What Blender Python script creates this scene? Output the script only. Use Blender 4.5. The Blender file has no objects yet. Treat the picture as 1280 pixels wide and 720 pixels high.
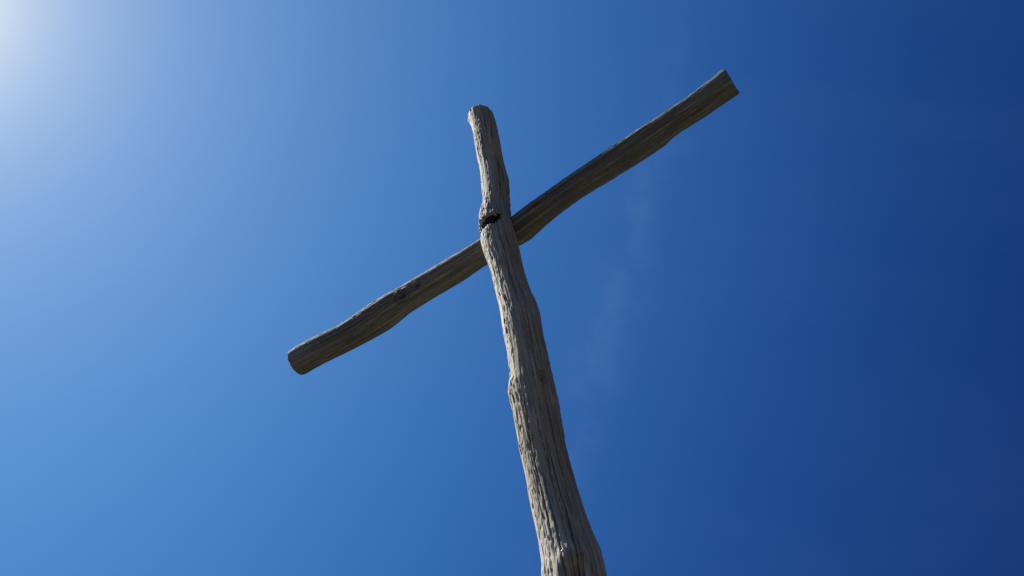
import bpy, math
import numpy as np
from mathutils import Matrix, Vector

scene = bpy.context.scene
COL = scene.collection

# ------------------------------------------------------------------ camera
cam_data = bpy.data.cameras.new('camera')
cam_data.sensor_width = 36.0
cam_data.lens = 28.125
cam_data.clip_start = 0.05
cam_data.clip_end = 9000.0
cam = bpy.data.objects.new('camera', cam_data)
COL.objects.link(cam)
R = ((0.98401422, 0.17805972, -0.00328005),
     (0.12849817, -0.72263272, -0.67918346),
     (-0.12330548, 0.6679047, -0.73396121))
cam.matrix_world = Matrix.Translation((0.0, -2.0, 1.6)) @ Matrix(R).to_4x4()
scene.camera = cam

# ------------------------------------------------------------------ daylight
SUN_DIR = Vector((-0.5318, 0.2149, 0.8192)).normalized()      # towards the sun
SUN_EL = math.asin(SUN_DIR.z)
SUN_AZ = math.atan2(SUN_DIR.x, SUN_DIR.y)                      # from +Y towards +X

world = bpy.data.worlds.new('World')
scene.world = world
world.use_nodes = True
nt = world.node_tree
for n in list(nt.nodes):
    nt.nodes.remove(n)


def N(tree, kind, **kw):
    n = tree.nodes.new(kind)
    for k, v in kw.items():
        setattr(n, k, v)
    return n


def math_node(tree, op, a, b=None, clamp=False):
    n = N(tree, 'ShaderNodeMath', operation=op, use_clamp=clamp)
    for i, v in enumerate((a, b)):
        if v is None:
            continue
        if isinstance(v, (int, float)):
            n.inputs[i].default_value = v
        else:
            tree.links.new(v, n.inputs[i])
    return n.outputs[0]


sky = N(nt, 'ShaderNodeTexSky', sky_type='NISHITA')
sky.sun_disc = False
sky.sun_elevation = SUN_EL
sky.sun_rotation = SUN_AZ % (2 * math.pi)
sky.altitude = 600.0
sky.air_density = 1.0
sky.dust_density = 0.3
sky.ozone_density = 6.0
# the bright aureole round the sun and the deepening blue away from it depend on the angle to the sun alone
geo = N(nt, 'ShaderNodeTexCoord')
dot = N(nt, 'ShaderNodeVectorMath', operation='DOT_PRODUCT')
nt.links.new(geo.outputs['Generated'], dot.inputs[0])
dot.inputs[1].default_value = SUN_DIR
ang = math_node(nt, 'ARCCOSINE', dot.outputs['Value'])
angd = math_node(nt, 'MULTIPLY', ang, 180.0 / math.pi)


def falloff(a1, k1, a2, k2, q, c):
    """narrow glow round the sun plus the wide fall towards deep blue"""
    g = math_node(nt, 'MULTIPLY', math_node(nt, 'EXPONENT', math_node(nt, 'MULTIPLY', angd, -k1)), a1)
    t_ = math_node(nt, 'POWER', math_node(nt, 'MULTIPLY', angd, k2), q)
    h = math_node(nt, 'MULTIPLY', math_node(nt, 'EXPONENT', math_node(nt, 'MULTIPLY', t_, -1.0)), a2)
    return math_node(nt, 'ADD', math_node(nt, 'ADD', g, h), c)


comb = N(nt, 'ShaderNodeCombineXYZ')
nt.links.new(falloff(4.2, 0.24, 1.56, 0.0276, 1.72, 0.085), comb.inputs[0])
nt.links.new(falloff(5.4, 0.36, 1.78, 0.0181, 2.0, 0.05), comb.inputs[1])
nt.links.new(falloff(1.3, 0.5, 1.66, 0.0128, 2.5, 0.07), comb.inputs[2])
mul = N(nt, 'ShaderNodeVectorMath', operation='MULTIPLY')
nt.links.new(sky.outputs[0], mul.inputs[0])
nt.links.new(comb.outputs[0], mul.inputs[1])
sep = N(nt, 'ShaderNodeSeparateXYZ')
nt.links.new(geo.outputs['Generated'], sep.inputs[0])
scl = N(nt, 'ShaderNodeVectorMath', operation='SCALE')
nt.links.new(mul.outputs[0], scl.inputs[0])
nt.links.new(math_node(nt, 'POWER', math_node(nt, 'MAXIMUM', sep.outputs[2], 0.10), 0.4), scl.inputs['Scale'])

# one faint streak of high cirrus: a thin arc on the sky, broken up by noise
WN = (0.8936, 0.2254, -0.3881)       # the arc's plane
WM = (0.1214, 0.7112, 0.6924)        # its middle
WA = (0.4321, -0.6659, 0.6082)       # along it


def vdot(v):
    d = N(nt, 'ShaderNodeVectorMath', operation='DOT_PRODUCT')
    nt.links.new(geo.outputs['Generated'], d.inputs[0])
    d.inputs[1].default_value = v
    return d.outputs['Value']


def sky_noise(scale, detail, rough, dist=0.0):
    k = N(nt, 'ShaderNodeTexNoise')
    k.inputs['Scale'].default_value = scale
    k.inputs['Detail'].default_value = detail
    k.inputs['Roughness'].default_value = rough
    k.inputs['Distortion'].default_value = dist
    nt.links.new(geo.outputs['Generated'], k.inputs['Vector'])
    return k.outputs[0]


wob = math_node(nt, 'MULTIPLY', math_node(nt, 'SUBTRACT', sky_noise(9.0, 3, 0.5), 0.5), 0.10)
across = math_node(nt, 'ADD', vdot(WN), wob)
a2 = math_node(nt, 'MULTIPLY', across, across)
band = math_node(nt, 'EXPONENT', math_node(nt, 'MULTIPLY', a2, -1.0 / (0.026 ** 2)))
l1 = vdot(WA)
lng = math_node(nt, 'EXPONENT', math_node(nt, 'MULTIPLY', math_node(nt, 'MULTIPLY', l1, l1), -1.0 / (0.29 ** 2)))
hemi = math_node(nt, 'GREATER_THAN', vdot(WM), 0.0)
puff = N(nt, 'ShaderNodeMapRange')
puff.inputs[1].default_value = 0.30; puff.inputs[2].default_value = 0.74
nt.links.new(sky_noise(22.0, 7, 0.60, 0.3), puff.inputs[0])
cl = math_node(nt, 'MULTIPLY', math_node(nt, 'MULTIPLY', band, lng), math_node(nt, 'MULTIPLY', puff.outputs[0], hemi))
cl = math_node(nt, 'MULTIPLY', cl, 0.062)
cmix = N(nt, 'ShaderNodeMix', data_type='RGBA')
nt.links.new(cl, cmix.inputs['Factor'])
nt.links.new(scl.outputs[0], cmix.inputs['A'])
cmix.inputs['B'].default_value = (4.0, 5.4, 7.0, 1.0)

vm = N(nt, 'ShaderNodeMapping')
vm.inputs['Rotation'].default_value = (0.5, 0.3, 0.9)
vm.inputs['Scale'].default_value = (1.2, 4.0, 1.6)
nt.links.new(geo.outputs['Generated'], vm.inputs[0])
vn = N(nt, 'ShaderNodeTexNoise')
vn.inputs['Scale'].default_value = 2.4
vn.inputs['Detail'].default_value = 6
vn.inputs['Roughness'].default_value = 0.55
vn.inputs['Distortion'].default_value = 0.5
nt.links.new(vm.outputs[0], vn.inputs['Vector'])
vr = N(nt, 'ShaderNodeMapRange')
vr.inputs[1].default_value = 0.40; vr.inputs[2].default_value = 0.75
vr.inputs[3].default_value = 0.0; vr.inputs[4].default_value = 0.016
nt.links.new(vn.outputs[0], vr.inputs[0])
vmix = N(nt, 'ShaderNodeMix', data_type='RGBA')
nt.links.new(vr.outputs[0], vmix.inputs['Factor'])
nt.links.new(cmix.outputs['Result'], vmix.inputs['A'])
vmix.inputs['B'].default_value = (2.4, 4.4, 7.0, 1.0)

bg = N(nt, 'ShaderNodeBackground')
bg.inputs[1].default_value = 0.0555
nt.links.new(vmix.outputs['Result'], bg.inputs[0])
wout = N(nt, 'ShaderNodeOutputWorld')
nt.links.new(bg.outputs[0], wout.inputs[0])

sun_data = bpy.data.lights.new('sun', 'SUN')
sun_data.energy = 5.0
sun_data.angle = math.radians(0.53)
sun_data.color = (1.0, 0.975, 0.935)
sun = bpy.data.objects.new('sun', sun_data)
COL.objects.link(sun)
sun.rotation_euler = SUN_DIR.to_track_quat('Z', 'Y').to_euler()
sun.location = (-6, 3, 9)

scene.view_settings.view_transform = 'Standard'
scene.view_settings.look = 'None'
scene.view_settings.exposure = 0.85
scene.view_settings.gamma = 1.0
scene.view_settings.use_curve_mapping = False


# ------------------------------------------------------------------ noise in numpy
def _hash(i, j, k, seed):
    h = (i.astype(np.uint32) * np.uint32(374761393) + j.astype(np.uint32) * np.uint32(668265263)
         + k.astype(np.uint32) * np.uint32(2147483647) + np.uint32((seed * 974711) & 0xffffffff))
    h = (h ^ (h >> np.uint32(13))) * np.uint32(1274126177)
    h = (h ^ (h >> np.uint32(15))) * np.uint32(2246822519)
    h = h ^ (h >> np.uint32(16))
    return h


def noise(x, y, z, seed=0):
    """gradient noise, about -1..1"""
    x = x + 500.37; y = y + 500.71; z = z + 500.13
    i = np.floor(x).astype(np.int64); j = np.floor(y).astype(np.int64); k = np.floor(z).astype(np.int64)
    fx = x - i; fy = y - j; fz = z - k
    u = fx * fx * fx * (fx * (fx * 6 - 15) + 10)
    v = fy * fy * fy * (fy * (fy * 6 - 15) + 10)
    w = fz * fz * fz * (fz * (fz * 6 - 15) + 10)
    out = 0.0
    for di in (0, 1):
        for dj in (0, 1):
            for dk in (0, 1):
                h = _hash(i + di, j + dj, k + dk, seed)
                gx = (h & np.uint32(1023)) / 511.5 - 1.0
                gy = ((h >> np.uint32(10)) & np.uint32(1023)) / 511.5 - 1.0
                gz = ((h >> np.uint32(20)) & np.uint32(1023)) / 511.5 - 1.0
                g = gx * (fx - di) + gy * (fy - dj) + gz * (fz - dk)
                out = out + g * (u if di else 1 - u) * (v if dj else 1 - v) * (w if dk else 1 - w)
    return out * 1.3


def sstep(a, b, x):
    t = np.clip((x - a) / (b - a), 0, 1)
    return t * t * (3 - 2 * t)


def bump(d):                       # 1 at 0, soft fall-off
    return np.exp(-d * d)


# ------------------------------------------------------------------ materials
def wood_material(name, light, mid, dark, tint, seed):
    m = bpy.data.materials.new(name)
    m.use_nodes = True
    t = m.node_tree
    for n in list(t.nodes):
        t.nodes.remove(n)
    out = N(t, 'ShaderNodeOutputMaterial')
    b = N(t, 'ShaderNodeBsdfPrincipled')
    t.links.new(b.outputs[0], out.inputs[0])
    at = N(t, 'ShaderNodeAttribute', attribute_name='grain')

    def nz(scale, detail, rough, off):
        mp = N(t, 'ShaderNodeMapping')
        mp.inputs['Scale'].default_value = scale
        mp.inputs['Location'].default_value = (off + seed, off * 1.7, off * 0.3)
        t.links.new(at.outputs['Vector'], mp.inputs[0])
        k = N(t, 'ShaderNodeTexNoise')
        k.inputs['Scale'].default_value = 1.0
        k.inputs['Detail'].default_value = detail
        k.inputs['Roughness'].default_value = rough
        t.links.new(mp.outputs[0], k.inputs['Vector'])
        return k.outputs[0]

    fibre = nz((170, 170, 6), 5, 0.65, 3.1)      # long fibres
    patch = nz((11, 11, 3.2), 4, 0.6, 9.4)       # weathered patches
    fleck = nz((150, 150, 55), 4, 0.6, 5.5)      # lichen and flaking flecks
    hue = nz((7, 7, 1.6), 3, 0.5, 14.2)

    streak = nz((75, 75, 1.8), 4, 0.6, 27.7)     # grey and brown streaks along the grain
    r1 = N(t, 'ShaderNodeValToRGB')
    e = r1.color_ramp.elements
    e[0].position = 0.34; e[0].color = (*dark, 1)
    e[1].position = 0.66; e[1].color = (*light, 1)
    e2 = r1.color_ramp.elements.new(0.50); e2.color = (*mid, 1)
    s1 = math_node(t, 'ADD', math_node(t, 'MULTIPLY', fibre, 0.36), math_node(t, 'MULTIPLY', streak, 0.35))
    s2 = math_node(t, 'MULTIPLY', patch, 0.16)
    s3 = math_node(t, 'MULTIPLY', fleck, 0.13)
    s = math_node(t, 'ADD', math_node(t, 'ADD', s1, s2), s3)
    t.links.new(s, r1.inputs[0])
    mx = N(t, 'ShaderNodeMix', data_type='RGBA', blend_type='MULTIPLY')
    fac = N(t, 'ShaderNodeMapRange')
    fac.inputs[1].default_value = 0.42; fac.inputs[2].default_value = 0.68
    t.links.new(hue, fac.inputs[0])
    t.links.new(fac.outputs[0], mx.inputs['Factor'])
    t.links.new(r1.outputs[0], mx.inputs['A'])
    mx.inputs['B'].default_value = (*tint, 1)
    ka = N(t, 'ShaderNodeAttribute', attribute_name='knot')
    km = N(t, 'ShaderNodeMix', data_type='RGBA')
    t.links.new(ka.outputs['Fac'], km.inputs['Factor'])
    t.links.new(mx.outputs['Result'], km.inputs['A'])
    km.inputs['B'].default_value = (0.045, 0.036, 0.028, 1)      # dark resinous knot wood
    t.links.new(km.outputs['Result'], b.inputs['Base Color'])
    b.inputs['Roughness'].default_value = 0.82
    b.inputs['Specular IOR Level'].default_value = 0.25
    bp = N(t, 'ShaderNodeBump')
    bp.inputs['Strength'].default_value = 1.0
    bp.inputs['Distance'].default_value = 0.003
    fine = nz((420, 420, 22), 4, 0.6, 21.0)
    hsum = math_node(t, 'ADD', math_node(t, 'MULTIPLY', fine, 0.6), math_node(t, 'MULTIPLY', fleck, 0.8))
    t.links.new(hsum, bp.inputs['Height'])
    t.links.new(bp.outputs[0], b.inputs['Normal'])
    return m


def plain_material(name, c1, c2, scale, rough, metallic=0.0):
    m = bpy.data.materials.new(name)
    m.use_nodes = True
    t = m.node_tree
    b = t.nodes['Principled BSDF']
    tc = N(t, 'ShaderNodeTexCoord')
    k = N(t, 'ShaderNodeTexNoise')
    k.inputs['Scale'].default_value = scale
    k.inputs['Detail'].default_value = 6
    t.links.new(tc.outputs['Object'], k.inputs['Vector'])
    r = N(t, 'ShaderNodeValToRGB')
    r.color_ramp.elements[0].position = 0.35; r.color_ramp.elements[0].color = (*c1, 1)
    r.color_ramp.elements[1].position = 0.65; r.color_ramp.elements[1].color = (*c2, 1)
    t.links.new(k.outputs[0], r.inputs[0])
    t.links.new(r.outputs[0], b.inputs['Base Color'])
    b.inputs['Roughness'].default_value = rough
    b.inputs['Metallic'].default_value = metallic
    return m


POST_WOOD = wood_material('weathered_grey_post_wood', (0.72, 0.665, 0.55), (0.43, 0.388, 0.308), (0.15, 0.132, 0.103), (0.95, 0.86, 0.74), 0.0)
BEAM_WOOD = wood_material('weathered_brown_beam_wood', (0.44, 0.42, 0.385), (0.185, 0.174, 0.157), (0.060, 0.055, 0.049), (0.97, 0.95, 0.90), 31.0)
GROOVE_DARK = plain_material('groove_dark_fill', (0.010, 0.009, 0.008), (0.035, 0.026, 0.020), 120, 0.6, 0.5)  # near-black for the band added to darken the post's groove
STEEL = plain_material('bright_nail_steel', (0.45, 0.44, 0.42), (0.70, 0.69, 0.67), 200, 0.35, 0.9)
GROUND = plain_material('dry_hill_grass', (0.018, 0.020, 0.011), (0.050, 0.044, 0.029), 0.9, 0.95)


# ------------------------------------------------------------------ mesh helpers
def link(name, me, mat, parent=None):
    o = bpy.data.objects.new(name, me)
    COL.objects.link(o)
    if mat:
        me.materials.append(mat)
    if parent:
        o.parent = parent
    return o


def grid_mesh(name, P, grain, cap_lo=True, cap_hi=True, smooth=True, kn=None):
    """P: rings x segs x 3, closed round each ring"""
    nr, ns, _ = P.shape
    idx = np.arange(nr * ns).reshape(nr, ns)
    a = idx[:-1]; b = idx[1:]
    q = np.stack([a, np.roll(a, -1, 1), np.roll(b, -1, 1), b], -1).reshape(-1, 4)
    me = bpy.data.meshes.new(name)
    v = P.reshape(-1, 3)
    faces = q.tolist()
    if cap_lo:
        faces.append(idx[0][::-1].tolist())
    if cap_hi:
        faces.append(idx[-1].tolist())
    me.from_pydata(v.tolist(), [], faces)
    at = me.attributes.new('grain', 'FLOAT_VECTOR', 'POINT')
    at.data.foreach_set('vector', grain.reshape(-1).astype(np.float32))
    if kn is not None:
        ak = me.attributes.new('knot', 'FLOAT', 'POINT')
        ak.data.foreach_set('value', kn.reshape(-1).astype(np.float32))
    if smooth:
        me.polygons.foreach_set('use_smooth', np.ones(len(me.polygons), dtype=bool))
    me.update()
    return me


# ------------------------------------------------------------------ the ground
def make_ground():
    rr = np.concatenate([[0.6], np.geomspace(1.0, 4000, 70)])
    na = 96
    th = np.linspace(0, 2 * np.pi, na, endpoint=False)
    Rg, T = np.meshgrid(rr, th, indexing='ij')
    x = Rg * np.cos(T); y = Rg * np.sin(T)
    z = 0.05 * noise(x * 0.35, y * 0.35, x * 0, 5) * sstep(1.0, 4, Rg)
    z = z + 6.0 * noise(x * 0.004, y * 0.004, x * 0, 6) * sstep(40, 400, Rg) - 14 * sstep(30, 900, Rg)
    P = np.stack([x, y, z], -1)
    me = grid_mesh('ground', P, P, cap_lo=True, cap_hi=False)
    o = link('ground', me, GROUND)
    o['kind'] = 'structure'
    return o


make_ground()

# ------------------------------------------------------------------ the cross
cross = bpy.data.objects.new('wooden_cross', None)
COL.objects.link(cross)
cross['label'] = 'tall weathered grey wooden cross made of two rough logs against the sky'
cross['category'] = 'cross'

# height, sideways shift of the trunk's heart, radius (metres)
POST = np.array([
    (-0.30, 0.000, 0.094), (0.0, 0.004, 0.093), (0.35, -0.004, 0.089), (0.8, 0.006, 0.088), (1.25, 0.012, 0.084),
    (1.7, 0.008, 0.085), (2.05, 0.015, 0.081), (2.32, 0.022, 0.079), (2.50, 0.028, 0.080), (2.59, 0.0325, 0.0835),
    (2.636, .0321, .0848), (2.674, .0351, .0811), (2.711, .0320, .0775), (2.749, .0292, .0743), (2.786, .0255, .0729),
    (2.824, .0223, .0717), (2.862, .0200, .0708), (2.899, .0185, .0705), (2.937, .0177, .0697), (2.974, .0155, .0694),
    (3.012, .0135, .0698), (3.049, .0122, .0712), (3.087, .0136, .0715), (3.125, .0145, .0721), (3.162, .0148, .0728),
    (3.200, .0150, .0745), (3.237, .0133, .0759), (3.275, .0120, .0762), (3.313, .0166, .0712), (3.350, .0187, .0689),
    (3.388, .0195, .0673), (3.425, .0201, .0671), (3.463, .0206, .0668), (3.500, .0197, .0675), (3.538, .0194, .0691),
    (3.576, .0208, .0693), (3.613, .0223, .0694), (3.651, .0207, .0675), (3.688, .0171, .0648), (3.726, .0124, .0635),
    (3.763, .0097, .0622), (3.801, .0078, .0620), (3.839, .0059, .0618), (3.876, .0046, .0620), (3.914, .0027, .0639),
    (3.951, -.0009, .0672), (3.989, -.0037, .0695), (4.027, -.0065, .0704), (4.064, -.0085, .0706), (4.102, -.0064, .0671),
    (4.139, -.0039, .0636), (4.177, -.0051, .0656), (4.214, -.0041, .0660), (4.252, .0005, .0634), (4.290, .0079, .0586),
    (4.327, .0129, .0567), (4.365, .0147, .0583), (4.402, .0172, .0597), (4.440, .0200, .0604), (4.478, .0202, .0584),
    (4.515, .0202, .0565), (4.553, .0205, .0549), (4.590, .0195, .0550), (4.628, .0190, .0558), (4.665, .0191, .0565),
    (4.703, .0194, .0570), (4.741, .0197, .0575), (4.778, .0199, .0577), (4.816, .0200, .0578), (4.853, .0200, .0581),
    (4.891, .0193, .0580), (4.929, .0177, .0588), (4.966, .0146, .0597), (5.004, .0106, .0607)])
POST_TOP = 5.012

# along the beam, shift across it, radius (metres)
BEAM = np.array([
    (-1.166, -.0014, .0640), (-1.119, -.0022, .0660), (-1.079, -.0041, .0653), (-1.038, -.0073, .0652), (-.997, -.0108, .0654),
    (-.957, -.0150, .0651), (-.916, -.0199, .0645), (-.875, -.0238, .0646), (-.835, -.0253, .0660), (-.794, -.0267, .0674),
    (-.753, -.0273, .0691), (-.713, -.0277, .0708), (-.672, -.0282, .0715), (-.632, -.0273, .0700), (-.591, -.0253, .0666),
    (-.550, -.0247, .0626), (-.510, -.0259, .0605), (-.469, -.0266, .0600), (-.428, -.0274, .0594), (-.388, -.0287, .0588),
    (-.347, -.0302, .0582), (-.306, -.0316, .0582), (-.266, -.0330, .0583), (-.225, -.0337, .0572), (-.184, -.0338, .0553),
    (-.144, -.0337, .0546), (-.103, -.0340, .0550), (-.062, -.0341, .0558), (-.022, -.0340, .0569), (.019, -.0338, .0579),
    (.059, -.0350, .0602), (.100, -.0345, .0621), (.141, -.0291, .0601), (.181, -.0240, .0580), (.222, -.0213, .0559),
    (.263, -.0180, .0538), (.303, -.0155, .0533), (.344, -.0132, .0527), (.385, -.0126, .0528), (.425, -.0123, .0531),
    (.466, -.0128, .0544), (.507, -.0130, .0552), (.547, -.0124, .0553), (.588, -.0125, .0556), (.629, -.0130, .0561),
    (.669, -.0129, .0566), (.710, -.0121, .0565), (.751, -.0122, .0558), (.791, -.0080, .0513), (.832, -.0056, .0496),
    (.872, -.0059, .0505), (.913, -.0060, .0510), (.954, -.0043, .0519), (.994, -.0018, .0525), (1.035, .0007, .0532),
    (1.083, .0038, .0550)])


def log_relief(th, s, r, seed, rough=1.0, twist=0.0, broad=1.0):
    """weathered surface of a barkless log: hollows, fibres, drying cracks, flakes (metres)"""
    a = th + twist * s
    cx = np.cos(a) * r; cy = np.sin(a) * r
    # fibres wander a little
    wob = 0.0045 * noise(cx * 9, cy * 9, s * 1.6, seed + 1) + 0.0010 * noise(cx * 25, cy * 25, s * 6, seed + 9)
    fx = cx + wob; fy = cy - wob
    d = 0.0016 * broad * noise(fx * 16, fy * 16, s * 2.2, seed + 2)         # broad flutes
    d = d + 0.0012 * noise(fx * 60, fy * 60, s * 2.4, seed + 3) * rough      # ridges
    d = d + 0.0015 * noise(fx * 140, fy * 140, s * 5.5, seed + 4) * rough    # fibres
    pit = noise(fx * 105, fy * 105, s * 40, seed + 5)
    d = d + 0.0027 * pit * rough * sstep(-0.3, 0.4, noise(cx * 13, cy * 13, s * 5, seed + 6))
    d = d - 0.0028 * sstep(0.25, 0.5, noise(fx * 110, fy * 110, s * 26, seed + 7)) * rough   # lost flakes
    for k, (fq, fl, wd, dp) in enumerate(((20, 0.5, 0.016, 0.014), (36, 0.8, 0.024, 0.010), (66, 1.5, 0.045, 0.005))):
        c = np.abs(noise(fx * fq, fy * fq, s * fl, seed + 20 + k))
        gate = sstep(-0.10, 0.15, noise(cx * 10, cy * 10, s * 1.8, seed + 30 + k))
        d = d - dp * (1 - sstep(0.0, wd, c)) * gate * rough
    return d


def angdiff(a, b):
    return (a - b + np.pi) % (2 * np.pi) - np.pi


def knot(th, s, r, th0, s0, w, depth, ring):
    """a branch scar: a dished eye with a swollen collar round it"""
    q = np.sqrt((angdiff(th, th0) * r / w) ** 2 + ((s - s0) / (w * 1.5)) ** 2)
    return -depth * bump(q / 0.55) + ring * bump((q - 1.05) / 0.38)


def knot_eye(th, s, r, th0, s0, w):
    """how far a point lies in the dark heart and rings of a knot, 0..1"""
    q = np.sqrt((angdiff(th, th0) * r / w) ** 2 + ((s - s0) / (w * 1.5)) ** 2)
    q = q + 0.25 * noise(np.cos(th) * 5, np.sin(th) * 5, s * 45, 91)
    return np.clip(bump(q / 0.5) + 0.55 * bump((q - 0.95) / 0.16), 0, 1)


def one_sided(c, r, step, width):
    """split an outline into a smooth trunk and the swellings that stick out on either side of it"""
    n = max(3, int(width / step)) | 1
    k = np.hanning(n + 2)[1:-1]; k /= k.sum()
    sm = lambda a: np.convolve(np.pad(a, n // 2, 'edge'), k, 'valid')
    cs = sm(c); rs = sm(r)
    return cs, rs, (c + r) - (cs + rs), (cs - rs) - (c - r)


FRONT = -math.pi / 2          # post angle that faces the viewer (-Y); left is +-pi, right is 0


def make_post():
    zs = np.concatenate([np.linspace(-0.3, 2.48, 170, endpoint=False), np.linspace(2.48, POST_TOP, 860)])
    ns = 400
    th = np.linspace(-np.pi, np.pi, ns, endpoint=False)
    cx = np.interp(zs, POST[:, 0], POST[:, 1]); r0 = np.interp(zs, POST[:, 0], POST[:, 2])
    k = np.array([1, 2, 3, 2, 1]) / 9.0
    cx = np.convolve(np.pad(cx, 2, 'edge'), k, 'valid'); r0 = np.convolve(np.pad(r0, 2, 'edge'), k, 'valid')
    zu = np.linspace(zs[0], zs[-1], 1400)
    cs, rs, dr, dl = one_sided(np.interp(zu, zs, cx), np.interp(zu, zs, r0), zu[1] - zu[0], 0.34)
    cx = np.interp(zs, zu, cs); r0 = np.interp(zs, zu, rs)
    S, T = np.meshgrid(zs, th, indexing='ij')
    Rr = np.repeat(r0[:, None], ns, 1)
    side_bulge = np.interp(zs, zu, dr)[:, None] * np.clip(np.cos(T), 0, 1) ** 2 + np.interp(zs, zu, dl)[:, None] * np.clip(-np.cos(T), 0, 1) ** 2
    d = log_relief(T, S, Rr, 100, 1.0, 0.25) + side_bulge
    d = d + knot(T, S, Rr, FRONT + 0.15, 2.575, 0.050, 0.016, 0.006)
    d = d + knot(T, S, Rr, FRONT + 0.55, 3.255, 0.014, 0.007, 0.001)
    K = np.zeros_like(S)
    for t0, s0, w0 in ((FRONT + 0.15, 2.575, 0.045), (FRONT + 0.55, 3.262, 0.018)):
        K = np.maximum(K, 0.6 * knot_eye(T, S, Rr, t0, s0, w0))
    # long drying cracks
    for t0, za, zb, tw, dp in ((0.20, 2.45, 3.05, 0.10, 0.020), (0.52, 2.7, 3.3, 0.05, 0.016), (-0.25, 2.5, 2.95, -0.06, 0.016), (0.35, 3.25, 3.75, 0.08, 0.018), (0.05, 3.6, 4.1, 0.05, 0.013), (0.75, 2.4, 2.75, 0.0, 0.014), (0.45, 4.2, 4.6, 0.1, 0.013), (-0.5, 2.6, 3.2, 0.05, 0.010), (-0.7, 3.3, 3.6, 0.0, 0.010)):
        tc = FRONT + t0 + tw * (S - za) + 0.05 * noise(S * 7, S * 0 + t0 * 9, S * 0, 77) + 0.02 * noise(S * 28, S * 0 + t0 * 9, S * 0, 78)
        wid = 0.019 + 0.009 * noise(S * 12, S * 0 + t0 * 5, S * 0, 79)
        d = d - 0.8 * dp * bump(angdiff(T, tc) / wid) * sstep(za, za + 0.12, S) * (1 - sstep(zb - 0.12, zb, S))
    # swollen lip with a ragged groove cut in below it, at the crossing of the logs
    side = sstep(-0.05, 0.5, np.cos(angdiff(T, FRONT - 1.0)))
    ct = np.cos(T); st = np.sin(T)
    zl = 4.129 + 0.014 * noise(ct * 2.2, st * 2.2, S * 0, 41) + 0.010 * noise(ct * 7, st * 7, S * 0, 42) + 0.006 * noise(ct * 19, st * 19, S * 0, 43)
    zl = zl + 0.007 * sstep(0.2, 1.0, np.cos(angdiff(T, FRONT + 0.2)))
    up = S - zl
    lump = 1.0 + 1.3 * noise(ct * 6, st * 6, S * 22, 44) + 0.8 * noise(ct * 14, st * 14, S * 50, 47)
    lip = (0.003 + 0.008 * sstep(-0.2, 0.9, np.cos(angdiff(T, FRONT - 1.35)))) * lump * np.exp(-np.clip(up, 0, 1) / 0.038) * sstep(-0.005, 0.006, up)
    low = 0.046 + 0.012 * noise(ct * 5, st * 5, S * 0, 45) + 0.007 * noise(ct * 17, st * 17, S * 0, 46)
    gro = -0.016 * sstep(-low - 0.008, -low + 0.012, up) * (1 - sstep(-0.005, 0.006, up))
    d = d + (lip + gro) * side
    d = d + knot(T, S, Rr, math.pi - 0.15, 4.985, 0.020, -0.007, 0.0) + 0.004 * sstep(4.88, 5.0, S) * noise(np.cos(T) * 5, np.sin(T) * 5, S * 25, 53)
    # rounded, broken top
    t = POST_TOP - S
    edge = 1 - np.clip(t / 0.030, 0, 1)
    d = d - Rr * 0.26 * edge ** 2.6
    d = d - 0.007 * bump(angdiff(T, FRONT + 0.15 + 0.02 * np.sin(S * 40)) / 0.05) * sstep(4.66, 4.80, S) * (1 - 0.8 * sstep(4.95, 5.0, S))   # split below the top
    rad = Rr + d
    P = np.stack([cx[:, None] + rad * np.cos(T), 0.010 * noise(S * 0.9, S * 0, S * 0, 8) + rad * np.sin(T), S + sstep(4.9, POST_TOP, S) * (0.012 * np.cos(angdiff(T, math.pi + 0.7)) + 0.006 * noise(np.cos(T) * 2.5, np.sin(T) * 2.5, S * 0, 52))], -1)
    G = np.stack([Rr * np.cos(T + 0.25 * S), Rr * np.sin(T + 0.25 * S), S], -1)
    # close the top with shrinking rings
    rings = [P]; gr = [G]
    c = P[-1].mean(0)
    for q, dz in ((0.8, 0.004), (0.55, 0.006), (0.28, 0.005), (0.06, 0.006)):
        ring = c + (P[-1] - c) * q
        ring[:, 2] = P[-1][:, 2] + dz + 0.005 * noise(ring[:, 0] * 60, ring[:, 1] * 60, ring[:, 0] * 0, 61)
        rings.append(ring[None]); gr.append(np.stack([ring[:, 0], ring[:, 1], ring[:, 2] * 1.0], -1)[None])
    P = np.concatenate(rings); G = np.concatenate(gr)
    K = np.concatenate([K, np.zeros((4, ns))])
    return link('upright_post', grid_mesh('upright_post', P, G, kn=K), POST_WOOD, cross), cx, zs


post, post_cx, post_zs = make_post()

BEAM_O = Vector((0.0, 0.0476, 4.15781))
BU = Vector((0.883341, -0.468731, 0.0))
BE = Vector((-0.382715, -0.721242, 0.577356))          # across the beam, upwards and towards the viewer
BV = Vector((0.270624, 0.510002, 0.816493))            # through the beam, away from the viewer


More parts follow.
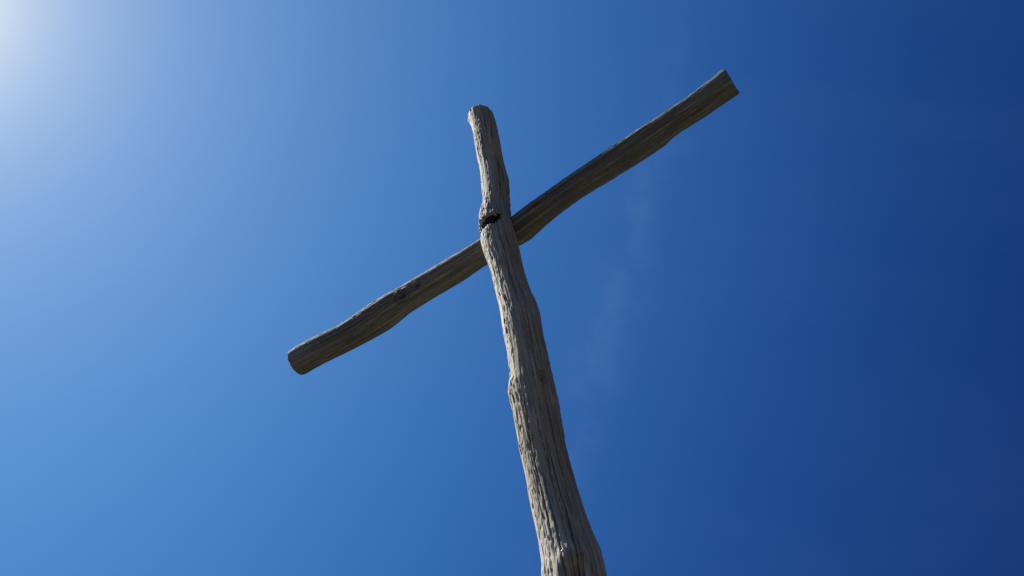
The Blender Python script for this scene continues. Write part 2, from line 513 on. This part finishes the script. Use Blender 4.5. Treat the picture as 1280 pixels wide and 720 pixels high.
def make_beam():
    ss = np.linspace(BEAM[0, 0], BEAM[-1, 0], 900)
    ns = 288
    th = np.linspace(-np.pi, np.pi, ns, endpoint=False)
    ce = np.interp(ss, BEAM[:, 0], BEAM[:, 1]); r0 = np.interp(ss, BEAM[:, 0], BEAM[:, 2])
    k = np.array([1, 2, 3, 4, 3, 2, 1]) / 16.0
    ce = np.convolve(np.pad(ce, 3, 'edge'), k, 'valid'); r0 = np.convolve(np.pad(r0, 3, 'edge'), k, 'valid')
    ss = ss * 0.981; ce = ce * 0.981; r0 = r0 * 0.981
    S, T = np.meshgrid(ss, th, indexing='ij')             # angle 0 = BE (top silhouette), pi/2 = BV, -pi/2 faces the viewer
    ce, r0, dt, db = one_sided(ce, r0, ss[1] - ss[0], 0.40)
    Rr = np.repeat(r0[:, None], ns, 1)
    side_bulge = dt[:, None] * np.clip(np.cos(T), 0, 1) ** 2 + db[:, None] * np.clip(-np.cos(T), 0, 1) ** 2
    d = side_bulge + log_relief(T, S, Rr, 300, 0.55, 0.12, 0.5)
    K = np.zeros_like(S)
    for t0, s0, w0, dp, rg in ((-math.pi / 2 + 0.33, -0.501, 0.026, 0.014, 0.004), (-math.pi / 2 + 0.45, -0.420, 0.016, 0.008, 0.002)):
        d = d + knot(T, S, Rr, t0, s0, w0, dp, rg)
        K = np.maximum(K, 0.85 * knot_eye(T, S, Rr, t0, s0, w0))
    d = d - 0.015 * bump(angdiff(T, -0.95 + 0.35 * S) / 0.045) * sstep(0.06, 0.2, S) * (1 - sstep(0.5, 0.7, S))   # long split
    d = d - 0.012 * bump(angdiff(T, -0.75 + 0.25 * S) / 0.04) * sstep(0.45, 0.65, S) * (1 - sstep(0.9, 1.0, S))
    d = d - 0.010 * bump(angdiff(T, -1.25 - 0.2 * S) / 0.035) * sstep(-1.05, -0.9, S) * (1 - sstep(-0.75, -0.6, S))
    # sawn ends, edges worn
    e0 = S - ss[0]; e1 = ss[-1] - S
    d = d - 0.0025 * (np.exp(-e0 / 0.003) + np.exp(-e1 / 0.003))
    rad = Rr + d
    U = np.array(BU); E = np.array(BE); V = np.array(BV); O = np.array(BEAM_O)
    Se = S + (0.003 * noise(np.cos(T) * 3, np.sin(T) * 3, S * 0, 71) + 0.0045 * noise(np.cos(T) * 14, np.sin(T) * 14, S * 0, 72)) * (np.exp(-e0 / 0.02) + np.exp(-e1 / 0.02))
    P = O + Se[..., None] * U + (ce[:, None] + rad * np.cos(T))[..., None] * E + (rad * np.where(T < 0, -0.84 * np.abs(np.sin(T)) ** 0.92, np.sin(T)))[..., None] * V
    G = np.stack([Rr * np.cos(T + .12 * S), Rr * np.sin(T + .12 * S), S], -1)

    def cap(ring, sgn):
        c = ring.mean(0); out = []
        for q in (0.75, 0.45, 0.2, 0.04):
            p = c + (ring - c) * q + U * 0.004 * sgn * (1 - q)
            out.append(p[None])
        return out
    lo = cap(P[0], 1)[::-1]; hi = cap(P[-1], -1)
    P2 = np.concatenate(lo + [P] + hi)
    K2 = np.concatenate([np.zeros((4, ns)), K, np.zeros((4, ns))])
    G2 = np.concatenate([(p - O) for p in lo] + [G] + [(p - O) for p in hi])
    return link('crossbeam', grid_mesh('crossbeam', P2[:, ::-1], G2[:, ::-1], kn=K2[:, ::-1]), BEAM_WOOD, cross)


beam = make_beam()


def tube_mesh(name, pts, rad, ns=8, closed=False):
    pts = np.asarray(pts); n = len(pts)
    tan = np.gradient(pts, axis=0) if not closed else np.roll(pts, -1, 0) - np.roll(pts, 1, 0)
    tan /= np.linalg.norm(tan, axis=1)[:, None]
    ref = np.array([0, 0, 1.0])
    a = np.cross(tan, ref); a /= np.linalg.norm(a, axis=1)[:, None]
    b = np.cross(tan, a)
    th = np.linspace(0, 2 * np.pi, ns, endpoint=False)
    P = pts[:, None] + rad * (np.cos(th)[None, :, None] * a[:, None] + np.sin(th)[None, :, None] * b[:, None])
    if closed:
        P = np.concatenate([P, P[:1]])
    return grid_mesh(name, P, P, not closed, not closed)


def make_dark_band():
    """crumpled near-black band added to darken the groove, deepest on one side"""
    n = 220; m = 14
    w = np.linspace(0, 1, n)
    a = FRONT - 1.85 + w * 3.1
    hi = 4.136 + 0.007 * np.clip(np.cos(a - FRONT - 0.2), 0, 1) + 0.004 * noise(w * 16, w * 0, w * 0, 81)
    hgt = (0.050 - 0.034 * sstep(0.30, 0.85, w)) * sstep(0, 0.08, w) * (1 - 0.8 * sstep(0.9, 1.0, w)) + 0.007 * noise(w * 22, w * 0, w * 0, 82) + 0.002
    ring = []
    for i in range(m):
        f = i / (m - 1) * 2
        out = f <= 1
        v = f if out else 2 - f                                    # up the outside, down the inside
        zz = hi - hgt * (1 - v)
        rr = 0.0575 + 0.0075 * v ** 2 * (1 - 0.6 * sstep(0.6, 1.0, w)) - (0 if out else 0.006) + 0.0022 * noise(w * 30, v * 3 + w * 0, w * 0, 83) + 0.0015 * np.sin(v * 9)
        ring.append(np.stack([-0.0045 + rr * np.cos(a), 0.004 + rr * np.sin(a), zz], -1))
    P = np.stack(ring, 1)
    return link('groove_dark_band', grid_mesh('groove_dark_band', P, P), GROOVE_DARK, cross)


make_dark_band()


def make_nail(x, y, z, nx, ny, nz, size, length):
    """round-headed nail: domed head on a shank"""
    prof = [(0.0006, -length), (0.22 * size, -length * 0.8), (0.22 * size, 0.0), (size, 0.0005), (size * 0.97, 0.0016), (size * 0.7, 0.0028), (size * 0.25, 0.0034)]
    th = np.linspace(0, 2 * np.pi, 14, endpoint=False)
    P = np.array([[(r * math.cos(t), r * math.sin(t), h) for t in th] for r, h in prof])
    me = grid_mesh('nail', P, P)
    o = link('nail', me, STEEL, cross)
    o.rotation_euler = Vector((nx, ny, nz)).to_track_quat('Z', 'Y').to_euler()
    o.location = (x, y, z)
    return o


make_nail(-0.002, -0.0615, 4.131, 0.0, -0.9, -0.45, 0.0045, 0.03)
make_nail(0.014, -0.082, 2.650, -0.25, -0.95, -0.1, 0.0036, 0.05)
